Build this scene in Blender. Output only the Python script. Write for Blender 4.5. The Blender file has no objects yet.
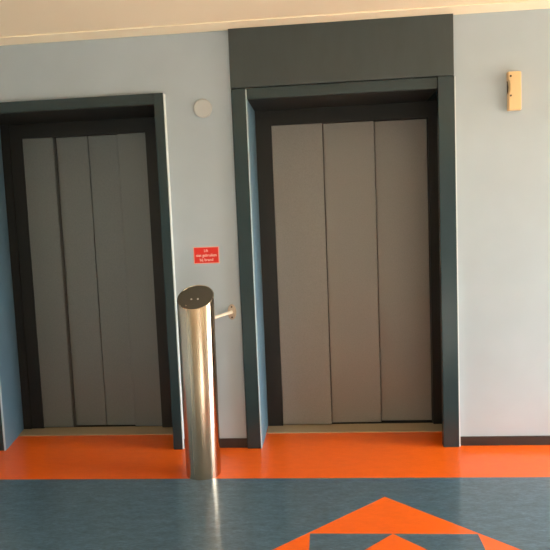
import bpy, bmesh, math, random
from mathutils import Vector, Matrix
random.seed(4)
C = bpy.context.scene.collection
S = bpy.context.scene

# ------------------------------------------------------------------ materials
def srgb(r, g, b):
    def f(c):
        c /= 255.0
        return c / 12.92 if c <= .04045 else ((c + .055) / 1.055) ** 2.4
    return (f(r), f(g), f(b), 1)

def mat(name, col, rough=.5, metal=0.0, spec=.5, noise=None, bump=None, coat=0, coat_rough=.1):
    """noise=(scale, dark colour, light colour, detail); bump=(scale, strength)"""
    m = bpy.data.materials.new(name); m.use_nodes = True
    nt = m.node_tree; b = nt.nodes['Principled BSDF']
    b.inputs['Base Color'].default_value = col
    b.inputs['Roughness'].default_value = rough
    b.inputs['Metallic'].default_value = metal
    b.inputs['Specular IOR Level'].default_value = spec
    b.inputs['Coat Weight'].default_value = coat
    b.inputs['Coat Roughness'].default_value = coat_rough
    tc = nt.nodes.new('ShaderNodeTexCoord')
    if noise:
        n = nt.nodes.new('ShaderNodeTexNoise'); n.inputs['Scale'].default_value = noise[0]
        n.inputs['Detail'].default_value = noise[3] if len(noise) > 3 else 4
        n.inputs['Roughness'].default_value = .65
        mp = nt.nodes.new('ShaderNodeMapping')
        mp.inputs['Scale'].default_value = noise[4] if len(noise) > 4 else (1, 1, 1)
        r = nt.nodes.new('ShaderNodeValToRGB')
        r.color_ramp.elements[0].position = .3; r.color_ramp.elements[0].color = noise[1]
        r.color_ramp.elements[1].position = .7; r.color_ramp.elements[1].color = noise[2]
        nt.links.new(tc.outputs['Object'], mp.inputs[0]); nt.links.new(mp.outputs[0], n.inputs['Vector'])
        nt.links.new(n.outputs['Fac'], r.inputs[0]); nt.links.new(r.outputs[0], b.inputs['Base Color'])
    if bump:
        n2 = nt.nodes.new('ShaderNodeTexNoise'); n2.inputs['Scale'].default_value = bump[0]
        n2.inputs['Detail'].default_value = 3
        bp = nt.nodes.new('ShaderNodeBump'); bp.inputs['Strength'].default_value = bump[1]
        bp.inputs['Distance'].default_value = .002
        nt.links.new(tc.outputs['Object'], n2.inputs['Vector'])
        nt.links.new(n2.outputs['Fac'], bp.inputs['Height']); nt.links.new(bp.outputs[0], b.inputs['Normal'])
    return m

def sh(c, k):
    return (c[0]*k, c[1]*k, c[2]*k, 1)

WALLC = (.405, .466, .512, 1)
M = {}
M['wall'] = mat('wall_paint', WALLC, .75, noise=(1.3, sh(WALLC, .95), sh(WALLC, 1.05), 3), bump=(140, .12))
M['ceiling'] = mat('ceiling_cream', (.95, .81, .60, 1), .8, bump=(90, .08))
M['cornice'] = mat('cornice_cream', (.95, .83, .62, 1), .7)
FR = (.016, .036, .042, 1)
M['frame'] = mat('frame_petrol_paint', FR, .26, noise=(2.5, sh(FR, .93), sh(FR, 1.07), 3), bump=(220, .05))
FP = (.041, .054, .055, 1)
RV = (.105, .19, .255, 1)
M['edge'] = mat('corner_glint_pale', (.42, .52, .56, 1), .35, metal=.3)  # pale metal stands in for the window highlight along the jamb corners
M['lit_face'] = mat('jamb_lit_blue', RV, .45, noise=(2.5, sh(RV, .95), sh(RV, 1.05), 3), bump=(220, .05))  # frame paint lightened towards blue, window light on the jamb sides put into colour
M['overpanel'] = mat('overpanel_paint', FP, .5, noise=(3, sh(FP, .9), sh(FP, 1.1), 5, (3, 1, 1)))
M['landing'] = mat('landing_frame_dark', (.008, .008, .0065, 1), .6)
DG = (.235, .222, .205, 1)
M['door'] = mat('door_panel_grey', DG, .5, noise=(160, sh(DG, .9), sh(DG, 1.1), 2), bump=(260, .1))
DL = (.142, .157, .154, 1)
M['door_left'] = mat('door_panel_cool_grey', DL, .5, noise=(160, sh(DL, .9), sh(DL, 1.1), 2), bump=(260, .1))
M['gap_dark'] = mat('door_gap_shade', (.045, .045, .042, 1), .7)
M['slit'] = mat('shaft_black', (.008, .008, .008, 1), .9)
M['sill'] = mat('sill_aluminium', (.46, .36, .23, 1), .45, metal=.2)
M['pale_strip'] = mat('white_edge_strip', (.62, .68, .68, 1), .4)
M['skirting'] = mat('skirting_brown', (.026, .018, .015, 1), .5, noise=(6, (.022, .015, .012, 1), (.032, .022, .018, 1), 3, (1, 4, 4)))
M['cover'] = mat('cover_white', (.46, .47, .46, 1), .45)
M['beige'] = mat('beige_plastic', (.76, .52, .27, 1), .4)
M['screw'] = mat('screw_dark', (.08, .05, .03, 1), .4, metal=.6)
M['red'] = mat('sign_red', (.74, .022, .012, 1), .4)
M['pink'] = mat('sign_border', (.80, .40, .33, 1), .4)
M['letter'] = mat('sign_letter', (.95, .62, .55, 1), .5)
M['capdark'] = mat('cap_dark_metal', (.12, .105, .08, 1), .38, metal=.6)
M['lens'] = mat('indicator_lens', (.75, .72, .65, 1), .15)
M['warm_wall'] = mat('rear_wall_wood', (.40, .35, .29, 1), .6, noise=(4, (.36, .31, .25, 1), (.44, .39, .33, 1), 4, (6, 1, .6)))
M['winframe'] = mat('window_frame_paint', (.10, .11, .12, 1), .5)

ANISO = 0.25
def steel():
    m = mat('brushed_steel', (.56, .46, .35, 1), .24, metal=1)
    nt = m.node_tree; b = nt.nodes['Principled BSDF']
    tc = nt.nodes.new('ShaderNodeTexCoord'); mp = nt.nodes.new('ShaderNodeMapping')
    mp.inputs['Scale'].default_value = (1, 1, .002)
    n = nt.nodes.new('ShaderNodeTexNoise'); n.inputs['Scale'].default_value = 90; n.inputs['Detail'].default_value = 3
    tg = nt.nodes.new('ShaderNodeTangent'); tg.direction_type = 'RADIAL'; tg.axis = 'Z'
    nt.links.new(tg.outputs[0], b.inputs['Tangent'])
    b.inputs['Anisotropic'].default_value = .85; b.inputs['Anisotropic Rotation'].default_value = ANISO
    r = nt.nodes.new('ShaderNodeMapRange')
    r.inputs['To Min'].default_value = .23; r.inputs['To Max'].default_value = .30
    nt.links.new(tc.outputs['Object'], mp.inputs[0]); nt.links.new(mp.outputs[0], n.inputs['Vector'])
    nt.links.new(n.outputs['Fac'], r.inputs['Value']); nt.links.new(r.outputs[0], b.inputs['Roughness'])
    return m
M['steel'] = steel()
M['satin'] = mat('satin_rod_metal', (.80, .70, .54, 1), .5, metal=.3)
M['flange'] = mat('flange_metal', (.52, .42, .33, 1), .45, metal=.4)

def lino(name, dark, light, streak, coat):
    """linoleum: fine marbling, streaked along x"""
    m = mat(name, light, .36, noise=(9, dark, light, 7, (1, 2.6, 1)), spec=.5)
    nt = m.node_tree; b = nt.nodes['Principled BSDF']
    ramp = b.inputs['Base Color'].links[0].from_node
    tc = nt.nodes.new('ShaderNodeTexCoord'); mp = nt.nodes.new('ShaderNodeMapping')
    mp.inputs['Scale'].default_value = (1, 3.2, 1)
    n = nt.nodes.new('ShaderNodeTexNoise'); n.inputs['Scale'].default_value = 34; n.inputs['Detail'].default_value = 6
    n.inputs['Roughness'].default_value = .7
    r = nt.nodes.new('ShaderNodeMapRange')
    r.inputs['From Min'].default_value = .3; r.inputs['From Max'].default_value = .7
    r.inputs['To Min'].default_value = 1 - streak; r.inputs['To Max'].default_value = 1 + streak
    mx = nt.nodes.new('ShaderNodeMix'); mx.data_type = 'RGBA'; mx.blend_type = 'MULTIPLY'
    mx.inputs[0].default_value = 1
    nt.links.new(tc.outputs['Object'], mp.inputs[0]); nt.links.new(mp.outputs[0], n.inputs['Vector'])
    nt.links.new(n.outputs['Fac'], r.inputs['Value'])
    nt.links.new(ramp.outputs[0], mx.inputs[6]); nt.links.new(r.outputs[0], mx.inputs[7])
    nt.links.new(mx.outputs[2], b.inputs['Base Color'])
    b.inputs['Coat Weight'].default_value = coat; b.inputs['Coat Roughness'].default_value = .12
    return m
M['blue_lino'] = lino('floor_blue_linoleum', (.040, .080, .118, 1), (.088, .154, .210, 1), .42, .5)
M['bounce_lino'] = lino('floor_bounce_pale', (.66, .66, .64, 1), (.74, .74, .72, 1), .08, .3)  # unseen pale floor, added to bounce light up to the ceiling
M['orange_lino'] = lino('floor_orange_linoleum', (.80, .115, .004, 1), (.88, .135, .006, 1), .05, .25)

# ------------------------------------------------------------------ builders
def obj(name, bm, material, parent=None, smooth=False, bevel=0):
    bmesh.ops.recalc_face_normals(bm, faces=bm.faces)
    me = bpy.data.meshes.new(name); bm.to_mesh(me); bm.free()
    o = bpy.data.objects.new(name, me); C.objects.link(o)
    for mm in (material if isinstance(material, (list, tuple)) else [material]):
        me.materials.append(mm)
    if smooth:
        for p in me.polygons: p.use_smooth = True
    if bevel:
        b = o.modifiers.new('bevel', 'BEVEL'); b.width = bevel; b.segments = 2; b.limit_method = 'ANGLE'
        b.angle_limit = math.radians(40)
    if parent: 
        o.parent = parent
        o.matrix_parent_inverse = Matrix.Translation(-parent.location)
    return o

def box(bm, x0, x1, y0, y1, z0, z1):
    v = [bm.verts.new((x, y, z)) for z in (z0, z1) for y in (y0, y1) for x in (x0, x1)]
    for f in ((0, 1, 3, 2), (4, 5, 7, 6), (0, 1, 5, 4), (2, 3, 7, 6), (0, 2, 6, 4), (1, 3, 7, 5)):
        bm.faces.new([v[i] for i in f])

def prism(bm, pts, z0, z1):
    a = [bm.verts.new((x, y, z0)) for x, y in pts]; b = [bm.verts.new((x, y, z1)) for x, y in pts]
    bm.faces.new(a); bm.faces.new(b)
    for i in range(len(pts)):
        j = (i + 1) % len(pts); bm.faces.new((a[i], a[j], b[j], b[i]))

def rod(bm, p, q, r, n=24, r2=None):
    p, q = Vector(p), Vector(q); d = (q - p).normalized()
    u = d.orthogonal().normalized(); w = d.cross(u); r2 = r if r2 is None else r2
    A = [bm.verts.new(p + r*(u*math.cos(2*math.pi*i/n) + w*math.sin(2*math.pi*i/n))) for i in range(n)]
    B = [bm.verts.new(q + r2*(u*math.cos(2*math.pi*i/n) + w*math.sin(2*math.pi*i/n))) for i in range(n)]
    bm.faces.new(A); bm.faces.new(B)
    for i in range(n):
        j = (i + 1) % n; bm.faces.new((A[i], A[j], B[j], B[i]))

def bx(*a):
    bm = bmesh.new(); box(bm, *a); return bm

def thing(name, label, cat, loc, group=None):
    o = bpy.data.objects.new(name, None); C.objects.link(o); o.location = loc
    o.empty_display_size = .1
    o['label'] = label; o['category'] = cat
    if group: o['group'] = group
    return o

def struct(name, bm, m, **k):
    o = obj(name, bm, m, **k); o['kind'] = 'structure'; return o

# ------------------------------------------------------------------ dimensions
WY = .035            # wall surface; the frames stand proud of it at y = 0
ZC = 2.832           # ceiling
ZT, ZB = 2.441, 2.372  # lintel top / underside
XL, XR, YB = -3.5, 6.0, -7.2

# ------------------------------------------------------------------ room shell
bm = bmesh.new()
box(bm, XL, -2.398, WY, .25, 0, ZC)
box(bm, -2.398, -1.036, WY, .25, ZT, ZC)
box(bm, -1.036, -.585, WY, .25, 0, ZC)
box(bm, -.585, .855, WY, .25, ZT, ZC)
box(bm, .855, XR, WY, .25, 0, ZC)
struct('wall_back', bm, M['wall'])

# floor: one sheet with the inlaid pattern (blue field, orange strip by the lifts, nested arrow inlay)
bm = bmesh.new()
YS = -.477
XO = 2.2; YP = -2.45
cx, cy, ax, ay, h = .288, -1.535, .86, .809, .41   # diamond half-axes and the square's half side
def poly(pts, idx):
    f = bm.faces.new([bm.verts.new((x, y, 0)) for x, y in pts]); f.material_index = idx
poly([(XL, YS), (cx, YS), (1.75, YS), (XR, YS), (XR, .72), (XL, .72)], 1)
# blue field around the diamond
poly([(XL, YS), (cx, YS), (cx, cy + ay), (cx - ax, cy), (XL, cy)], 0)
poly([(XO, YS), (XO, cy), (cx + ax, cy), (cx, cy + ay), (cx, YS)], 0)
poly([(XO, YS), (XR, YS), (XR, YB), (XO, YB), (XO, YP), (XO, cy)], 2)
poly([(XL, YP), (cx, YP), (XO, YP), (XO, YB), (XL, YB)], 2)
poly([(XL, cy), (cx - ax, cy), (cx, cy - ay), (cx, YP), (XL, YP)], 0)
poly([(XO, cy), (XO, YP), (cx, YP), (cx, cy - ay), (cx + ax, cy)], 0)
# orange diamond around the square, a quarter at a time
for sx in (-1, 1):
    for sy in (-1, 1):
        poly([(cx, cy + sy*ay), (cx + sx*ax, cy), (cx + sx*h, cy), (cx + sx*h, cy + sy*h), (cx, cy + sy*h)], 1)
# square corners and the inner diamond
for sx in (-1, 1):
    for sy in (-1, 1):
        poly([(cx + sx*h, cy + sy*h), (cx, cy + sy*h), (cx + sx*h, cy)], 0)
poly([(cx, cy + h), (cx + h, cy), (cx, cy - h), (cx - h, cy)], 1)
bmesh.ops.remove_doubles(bm, verts=bm.verts, dist=1e-5)
for f in bm.faces:
    if f.normal.z < 0: f.normal_flip()
me = bpy.data.meshes.new('floor'); bm.to_mesh(me); bm.free()
fl = bpy.data.objects.new('floor', me); C.objects.link(fl); fl['kind'] = 'structure'
me.materials.append(M['blue_lino']); me.materials.append(M['orange_lino']); me.materials.append(M['bounce_lino'])

struct('ceiling', bx(XL, XR, YB, .25, ZC, ZC + .12), M['ceiling'])
struct('trim_1', bx(XL, XR, -.125, WY, ZC - .010, ZC), M['cornice'], bevel=.004)

# side walls with the right window; rear wall with an added, unseen window
WIN = dict(y0=-2.7, y1=-.04, z0=.08, z1=2.3)
bm = bmesh.new()
box(bm, XR, XR + .2, YB, WIN['y0'], 0, ZC); box(bm, XR, XR + .2, WIN['y1'], .25, 0, ZC)
box(bm, XR, XR + .2, WIN['y0'], WIN['y1'], 0, WIN['z0']); box(bm, XR, XR + .2, WIN['y0'], WIN['y1'], WIN['z1'], ZC)
struct('wall_right', bm, M['wall'])
bm = bmesh.new()
for y in (WIN['y0'], -1.65, WIN['y1'] - .06):
    box(bm, XR + .06, XR + .12, y, y + .06, WIN['z0'], WIN['z1'])
for z in (WIN['z0'], WIN['z1'] - .06):
    box(bm, XR + .06, XR + .12, WIN['y0'], WIN['y1'], z, z + .06)
struct('window_1', bm, M['winframe'])
struct('wall_left', bx(XL - .2, XL, YB, .25, 0, ZC), M['wall'])
W2 = dict(x0=1.1, x1=3.6, z0=.05, z1=2.5)  # rear opening added out of view to let sun onto the floor
bm = bmesh.new()
box(bm, XL, W2['x0'], YB - .2, YB, 0, ZC); box(bm, W2['x1'], XR, YB - .2, YB, 0, ZC)
box(bm, W2['x0'], W2['x1'], YB - .2, YB, 0, W2['z0']); box(bm, W2['x0'], W2['x1'], YB - .2, YB, W2['z1'], ZC)
struct('wall_front', bm, M['warm_wall'])
bm = bmesh.new()
for x in (W2['x0'], 2.32, W2['x1'] - .06):
    box(bm, x, x + .06, YB - .12, YB - .06, W2['z0'], W2['z1'])
for z in (W2['z0'], W2['z1'] - .06):
    box(bm, W2['x0'], W2['x1'], YB - .12, YB - .06, z, z + .06)
struct('window_added_2', bm, M['winframe'])


# skirting
struct('baseboard_right', bx(.862, XR, WY - .012, WY, 0, .062), M['skirting'], bevel=.002)
struct('baseboard_left', bx(-1.036, -.585, WY - .012, WY, 0, .066), M['skirting'], bevel=.002)
struct('trim_2', bx(XL, -2.40, WY - .012, WY, 0, .066), M['skirting'], bevel=.002)

# ------------------------------------------------------------------ lifts

def panel(parent, x0, x1, y, z0, z1):
    return obj('door_panel', bx(x0, x1, y, y + .024, z0, z1), M['door_left'] if parent is L else M['door'], parent, bevel=.003)

YF = .46
# ---- left lift
L = thing('elevator_entrance', 'left elevator with four closed grey sliding panels inside a dark petrol frame', 'elevator', (-1.72, 0, 0))
bm = bmesh.new(); prism(bm, [(-2.398, 0), (-2.332, 0), (-2.425, YF), (-2.425, .62), (-2.53, .62), (-2.53, .26), (-2.398, .26)], 0, ZT)
jb = obj('jamb', bm, M['frame'], L, bevel=.008)
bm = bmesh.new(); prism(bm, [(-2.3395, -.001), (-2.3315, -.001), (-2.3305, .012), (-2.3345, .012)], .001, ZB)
o = obj('corner_glint', bm, M['edge'], jb, bevel=.003); o['label'] = 'pale strip painted as a corner highlight'
bm = bmesh.new(); prism(bm, [(-2.3345, .012), (-2.3315, .014), (-2.423, YF), (-2.428, YF)], 0, ZB)
o = obj('jamb_lit_face', bm, M['lit_face'], jb); o['label'] = 'inner face of the jamb, side light painted in lighter blue'
bm = bmesh.new(); prism(bm, [(-1.101, 0), (-1.038, 0), (-1.038, .62), (-1.101, .62)], 0, ZT)
obj('jamb', bm, M['frame'], L, bevel=.003)
bm = bmesh.new(); prism(bm, [(-2.332, .001), (-1.101, .001), (-1.101, .62), (-2.425, .62), (-2.425, YF)], ZB, ZT)
obj('lintel', bm, M['frame'], L)
bm = bmesh.new(); box(bm, -1.038, -1.030, .004, WY + .002, 0, ZT - .004)  # white strip paints the window light falling on the jamb's side
o = obj('edge_strip', bm, M['pale_strip'], L, bevel=.002); o['label'] = 'white strip painting the window-lit jamb side'
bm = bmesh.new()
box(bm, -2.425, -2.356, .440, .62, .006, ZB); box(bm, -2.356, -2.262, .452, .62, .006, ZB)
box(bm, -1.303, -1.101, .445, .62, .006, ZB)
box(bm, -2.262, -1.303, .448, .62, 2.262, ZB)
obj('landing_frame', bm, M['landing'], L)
bm = bmesh.new(); prism(bm, [(-2.336, .022), (-1.101, .022), (-1.101, .46), (-2.421, .46)], ZB - .004, ZB)  # dark sheet under the lintel, shade of the recess put into colour
obj('soffit_shade', bm, M['landing'], L)
panel(L, -2.262, -2.022, .458, .012, 2.262)
obj('gap_shade', bx(-2.0235, -2.010, .470, .490, .012, 2.26), M['gap_dark'], L)  # dark strip painting the shadow in the gap between two panels
panel(L, -2.050, -1.766, .492, .012, 2.262)
panel(L, -1.760, -1.480, .492, .012, 2.262)
panel(L, -1.522, -1.303, .462, .012, 2.262)
bm = bmesh.new(); box(bm, -2.42, -1.101, .30, .474, 0, .006); obj('sill', bm, M['sill'], L)
obj('door_track', bx(-2.42, -1.101, .474, .62, 0, .004), M['slit'], L)
obj('shaft_back', bx(-2.53, -1.038, .62, .66, .006, ZT), M['slit'], L)

# ---- right lift
R_ = thing('elevator_entrance', 'right elevator with three closed grey sliding panels under a dark overhead panel', 'elevator', (.135, 0, 0))
bm = bmesh.new(); prism(bm, [(-.583, 0), (-.482, 0), (-.480, YF), (-.480, .62), (-.583, .62)], 0, ZT)
jb = obj('jamb', bm, M['frame'], R_, bevel=.009)
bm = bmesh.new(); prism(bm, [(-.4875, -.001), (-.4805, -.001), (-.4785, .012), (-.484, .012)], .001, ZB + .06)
o = obj('corner_glint', bm, M['edge'], jb, bevel=.003); o['label'] = 'pale strip painted as a corner highlight'
bm = bmesh.new(); prism(bm, [(-.484, .012), (-.4800, .012), (-.4775, YF), (-.482, YF)], 0, ZB)
o = obj('jamb_lit_face', bm, M['lit_face'], jb); o['label'] = 'inner face of the jamb, side light painted in lighter blue'
bm = bmesh.new(); prism(bm, [(.754, 0), (.855, 0), (.97, .26), (.97, .62), (.862, .62), (.862, .06), (.754, .06)], 0, ZT)
obj('jamb', bm, M['frame'], R_, bevel=.003)
bm = bmesh.new(); prism(bm, [(-.482, .018), (.754, .018), (.754, .06), (.862, .06), (.862, .62), (-.472, .62), (-.472, YF)], ZB, ZT)
obj('lintel', bm, M['frame'], R_, bevel=.002)
obj('overhead_panel', bx(-.583, .855, 0, WY, ZT + .003, ZC - .010), M['overpanel'], R_, bevel=.002)
o = obj('edge_strip', bx(.855, .866, .008, WY + .002, 0, ZT - .004), M['pale_strip'], R_, bevel=.002)  # narrow white strip beside the jamb
o['label'] = 'white strip painting the window-lit jamb side'
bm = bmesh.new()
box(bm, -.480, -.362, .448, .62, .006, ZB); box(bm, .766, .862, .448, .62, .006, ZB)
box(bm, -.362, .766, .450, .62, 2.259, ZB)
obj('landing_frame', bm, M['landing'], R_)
obj('soffit_shade', bx(-.478, .755, .034, .46, ZB - .004, ZB), M['landing'], R_)  # dark sheet standing in for the shade below this lintel
panel(R_, -.362, .009, .458, .012, 2.259)
panel(R_, .013, .384, .488, .012, 2.259)
panel(R_, .389, .766, .518, .012, 2.259)
obj('sill', bx(-.472, .862, .30, .474, 0, .006), M['sill'], R_)
obj('door_track', bx(-.472, .862, .474, .62, 0, .004), M['slit'], R_)
obj('shaft_back', bx(-.583, .97, .62, .66, .006, ZT), M['slit'], R_)

# ------------------------------------------------------------------ bollard
BX, BY, BR = -.801, -.397, .1135
ZL, ZH = 1.056, 1.183                         # sloping cut: low at the front, high at the back
def cutz(y): return ZL + (y - (BY - BR)) / (2*BR) * (ZH - ZL)
B = thing('bollard', 'brushed steel card reader post with slanted dark top, standing between the elevators', 'post', (BX, BY, 0))
bm = bmesh.new(); n = 96
ring = [(math.cos(2*math.pi*i/n), math.sin(2*math.pi*i/n)) for i in range(n)]
def loop(r, zf, dx=0): return [bm.verts.new((BX + dx + r*c, BY + r*s, zf(BY + r*s))) for c, s in ring]
l0 = loop(BR - .0075, lambda y: 0, -.006); l1 = loop(BR - .0065, lambda y: .003, -.006); l2 = loop(BR, lambda y: cutz(y) - .002)
l3 = loop(BR - .0015, cutz); l4 = loop(BR - .0065, cutz); l5 = loop(BR - .0065, lambda y: cutz(y) - .012)
for A_, B_ in ((l0, l1), (l1, l2), (l2, l3), (l3, l4), (l4, l5)):
    for i in range(n):
        j = (i + 1) % n; bm.faces.new((A_[i], A_[j], B_[j], B_[i]))
bm.faces.new(l0); bm.faces.new(l5)
body = obj('post_body', bm, M['steel'], B, smooth=True)
es = body.modifiers.new('split', 'EDGE_SPLIT'); es.split_angle = math.radians(35)
bm = bmesh.new()
def capring(r, dz): return [bm.verts.new((BX + r*c, BY + r*s, cutz(BY + r*s) + dz)) for c, s in ring]
c0 = capring(BR - .0068, -.0115); c1 = capring(BR - .0068, -.003); c2 = capring(BR - .0085, -.0015)
for A_, B_ in ((c0, c1), (c1, c2)):
    for i in range(n):
        j = (i + 1) % n; bm.faces.new((A_[i], A_[j], B_[j], B_[i]))
bm.faces.new(c0); bm.faces.new(c2)
cap = obj('top_plate', bm, M['capdark'], B); cap['label'] = 'dark slanted reader plate'
nrm = Vector((0, -(ZH - ZL), 2*BR)).normalized()
for (dx, dy, r) in ((-.022, -.018, .0062), (.018, -.018, .0062)):
    p = Vector((BX + dx, BY + dy, cutz(BY + dy) - .0016)); bm = bmesh.new(); rod(bm, p, p + nrm*.004, r, 20, r*.6)
    o = obj('indicator_light', bm, M['lens'], cap, smooth=False); o['label'] = 'small pale indicator light'
p = Vector((BX - .045, BY - .072, cutz(BY - .072) - .0016)); bm = bmesh.new(); rod(bm, p, p + nrm*.003, .005, 16)
obj('screw', bm, M['steel'], cap)
# brace to the wall with its oval flange
FX, FZ = -.648, .956
d = Vector((FX - BX, WY - BY, 0)).normalized()
bm = bmesh.new(); rod(bm, Vector((BX, BY, FZ)) + d*(BR - .004), Vector((FX, WY - .004, FZ)), .0105)
br = obj('brace_rod', bm, M['satin'], B, smooth=True)
es = br.modifiers.new('split', 'EDGE_SPLIT'); es.split_angle = math.radians(35)
bm = bmesh.new()
def oval(y, k): return [bm.verts.new((FX + .030*k*c, y, FZ + .053*k*s)) for c, s in ring[::2]]
o0 = oval(WY, 1); o1 = oval(WY - .007, 1); o2 = oval(WY - .010, .88)
for A_, B_ in ((o0, o1), (o1, o2)):
    for i in range(len(A_)):
        j = (i + 1) % len(A_); bm.faces.new((A_[i], A_[j], B_[j], B_[i]))
bm.faces.new(o0); bm.faces.new(o2)
fg = obj('wall_flange', bm, M['flange'], B)
for s in (-1, 1):
    bm = bmesh.new(); rod(bm, (FX, WY - .009, FZ + s*.036), (FX, WY - .0125, FZ + s*.036), .006, 16)
    obj('screw', bm, M['screw'], fg)

# ------------------------------------------------------------------ red sign
sx0, sx1, sz0, sz1 = -.895, -.717, 1.293, 1.409
G = thing('warning_sign', 'small red rectangular sign with three lines of lettering on the wall above the steel post', 'sign', ((sx0 + sx1)/2, WY, sz0))
obj('sign_border', bx(sx0, sx1, WY - .003, WY, sz0, sz1), M['pink'], G)
obj('sign_plate', bx(sx0 + .006, sx1 - .006, WY - .0045, WY - .003, sz0 + .006, sz1 - .006), M['red'], G)
def line(txt, z, width, height):
    cu = bpy.data.curves.new('lettering', 'FONT'); cu.body = txt; cu.align_x = 'CENTER'; cu.size = 1; cu.extrude = 0; cu.offset = .012
    t = bpy.data.objects.new('lettering', cu); C.objects.link(t)
    bpy.context.view_layer.update()
    dg = bpy.context.evaluated_depsgraph_get()
    me = bpy.data.meshes.new_from_object(t.evaluated_get(dg)); bpy.data.objects.remove(t)
    xs = [v.co.x for v in me.vertices]; w = max(xs) - min(xs); mid = (max(xs) + min(xs))/2
    for v in me.vertices:
        v.co = Vector(((sx0 + sx1)/2 + (v.co.x - mid)*width/w, WY - .0052, z + v.co.y*height/.7))
    me.materials.append(M['letter'])
    o = bpy.data.objects.new('lettering', me); C.objects.link(o); o.parent = G
    o.matrix_parent_inverse = Matrix.Translation(-G.location)
line('Lift', sz0 + .080, .027, .019)
line('niet gebruiken', sz0 + .049, .142, .019)
line('bij brand', sz0 + .018, .092, .019)

# ------------------------------------------------------------------ round cover on the wall
bm = bmesh.new(); DX, DZ, DR = -.778, 2.328, .062
def circ(y, r): return [bm.verts.new((DX + r*c, y, DZ + r*s)) for c, s in ring[::2]]
q = [circ(WY, DR - .002), circ(WY - .016, DR), circ(WY - .020, DR - .004), circ(WY - .021, DR - .012)]
for A_, B_ in zip(q, q[1:]):
    for i in range(len(A_)):
        j = (i + 1) % len(A_); bm.faces.new((A_[i], A_[j], B_[j], B_[i]))
bm.faces.new(q[0]); bm.faces.new(q[-1])
o = obj('wall_cover', bm, M['cover'], smooth=False)
o['label'] = 'round blank pale cover plate high on the wall beside the left elevator'; o['category'] = 'cover plate'

# ------------------------------------------------------------------ beige device, right wall
dx0, dx1, dz0, dz1 = 1.190, 1.281, 2.203, 2.442
DV = thing('wall_device', 'cream plastic wall sensor box with notched left side, right of the right elevator', 'wall box', ((dx0 + dx1)/2, WY, dz0))
bm = bmesh.new()
H = dz1 - dz0
prof = [(0, 0), (.078, 0), (.091, .004), (.091, H - .003), (.078, H), (-.002, H), (-.002, H*.80), (.006, H*.78), (.010, H*.62), (.008, H*.50), (.002, H*.44), (0, H*.40)]
y0, y1 = WY - .045, WY
A_ = [bm.verts.new((dx0 + x, y1, dz0 + z)) for x, z in prof]
B_ = [bm.verts.new((dx0 + (x if x < .07 else x - .014), y0, dz0 + z)) for x, z in prof]
bm.faces.new(A_); bm.faces.new(B_)
for i in range(len(prof)):
    j = (i + 1) % len(prof); bm.faces.new((A_[i], A_[j], B_[j], B_[i]))
obj('housing', bm, M['beige'], DV, bevel=.005)
obj('back_plate', bx(dx0 + .001, dx0 + .085, WY - .006, WY, dz0 + .010, dz1 - .030), M['screw'], DV)
for z in (H*.88, H*.375):
    bm = bmesh.new(); rod(bm, (dx0 + .012, y0 + .002, dz0 + z), (dx0 + .012, y0 - .003, dz0 + z), .0065, 16)
    o = obj('screw', bm, M['screw'], DV)

# ------------------------------------------------------------------ daylight
w = bpy.data.worlds.new('sky'); S.world = w; w.use_nodes = True
nt = w.node_tree; bg = nt.nodes['Background']
tc = nt.nodes.new('ShaderNodeTexCoord'); sep = nt.nodes.new('ShaderNodeSeparateXYZ')
nt.links.new(tc.outputs['Generated'], sep.inputs[0])
def math_node(op, a, b=None):
    n = nt.nodes.new('ShaderNodeMath'); n.operation = op
    for i, v in enumerate((a, b)):
        if v is None: continue
        if isinstance(v, float): n.inputs[i].default_value = v
        else: nt.links.new(v, n.inputs[i])
    return n.outputs[0]
def ramp01(v, lo, hi):
    n = nt.nodes.new('ShaderNodeMapRange'); n.interpolation_type = 'SMOOTHSTEP'
    n.inputs['From Min'].default_value = lo; n.inputs['From Max'].default_value = hi
    nt.links.new(v, n.inputs['Value']); return n.outputs[0]
def mix(f, a, b):
    n = nt.nodes.new('ShaderNodeMix'); n.data_type = 'RGBA'; nt.links.new(f, n.inputs[0])
    for i, v in ((6, a), (7, b)):
        if isinstance(v, tuple): n.inputs[i].default_value = v + (1,)
        else: nt.links.new(v, n.inputs[i])
    return n.outputs[2]
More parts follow.
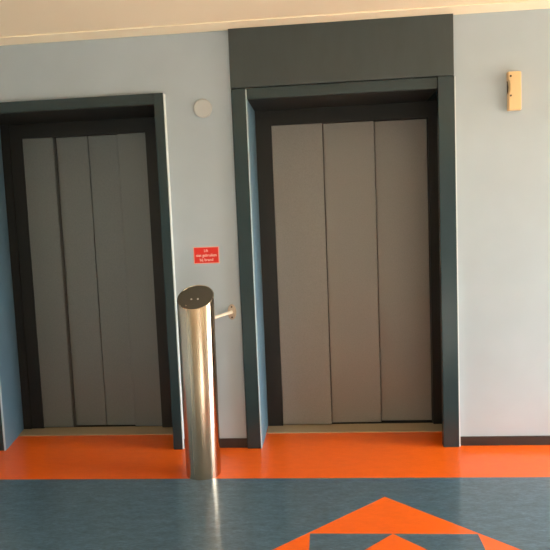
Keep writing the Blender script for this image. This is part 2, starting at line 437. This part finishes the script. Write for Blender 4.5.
# sky split by direction for the lighting: bright right, dim behind; ground below horizon
SKY_E, GND_E, SKY_S, GND_S, SUN = (40., 43.5, 44.5), (19., 15.5, 11.), (1., 1., 1.), (.2, .2, .2), 22.
east = ramp01(math_node('ADD', sep.outputs['X'], math_node('MULTIPLY', sep.outputs['Y'], 1.0)), -.1, .1)
upw = ramp01(sep.outputs['Z'], -.06, .06)
colr = mix(east, mix(upw, GND_S, SKY_S), mix(upw, GND_E, SKY_E))
nt.links.new(colr, bg.inputs['Color']); bg.inputs['Strength'].default_value = 1

def portal(name, loc, rot, sx, sy):
    l = bpy.data.lights.new(name, 'AREA'); l.shape = 'RECTANGLE'; l.size = sx; l.size_y = sy
    l.cycles.is_portal = True
    o = bpy.data.objects.new(name, l); C.objects.link(o); o.location = loc; o.rotation_euler = rot
portal('window_portal', (XR + .19, (WIN['y0'] + WIN['y1'])/2, (WIN['z0'] + WIN['z1'])/2), (0, math.pi/2, 0), WIN['z1'] - WIN['z0'], WIN['y1'] - WIN['y0'])

portal('window_portal', ((W2['x0'] + W2['x1'])/2, YB - .19, (W2['z0'] + W2['z1'])/2), (math.pi/2, 0, 0), W2['x1'] - W2['x0'], W2['z1'] - W2['z0'])
sl = bpy.data.lights.new('sun', 'SUN'); sl.energy = SUN; sl.angle = math.radians(.6); sl.color = (1, .93, .80)
so = bpy.data.objects.new('sun', sl); C.objects.link(so); so.location = (4, -12, 6)
so.rotation_euler = Vector((-.38, .80, -.42)).to_track_quat('-Z', 'Y').to_euler()

# ------------------------------------------------------------------ camera
pitch, yaw, roll = (-.08822, -.08478, -.04059)
cyw, syw, cp, sp, cr, sr = math.cos(yaw), math.sin(yaw), math.cos(pitch), math.sin(pitch), math.cos(roll), math.sin(roll)
fwd = Vector((syw*cp, cyw*cp, sp)); right = Vector((cyw, -syw, 0)); up = right.cross(fwd)
r2 = cr*right + sr*up; u2 = -sr*right + cr*up
cam = bpy.data.cameras.new('camera'); co = bpy.data.objects.new('camera', cam); C.objects.link(co)
m = Matrix.Identity(4)
for i in range(3):
    m[i][0], m[i][1], m[i][2] = r2[i], u2[i], -fwd[i]
m[0][3], m[1][3], m[2][3] = 0, -4.0, 1.558
co.matrix_world = m
cam.sensor_width = 36; cam.lens = 600.07/550*36; cam.clip_start = .05
S.camera = co

S.view_settings.view_transform = 'Standard'; S.view_settings.look = 'None'
S.view_settings.gamma = 1; S.view_settings.use_curve_mapping = False
S.view_settings.exposure = 0
S.cycles.max_bounces = 10; S.cycles.diffuse_bounces = 6
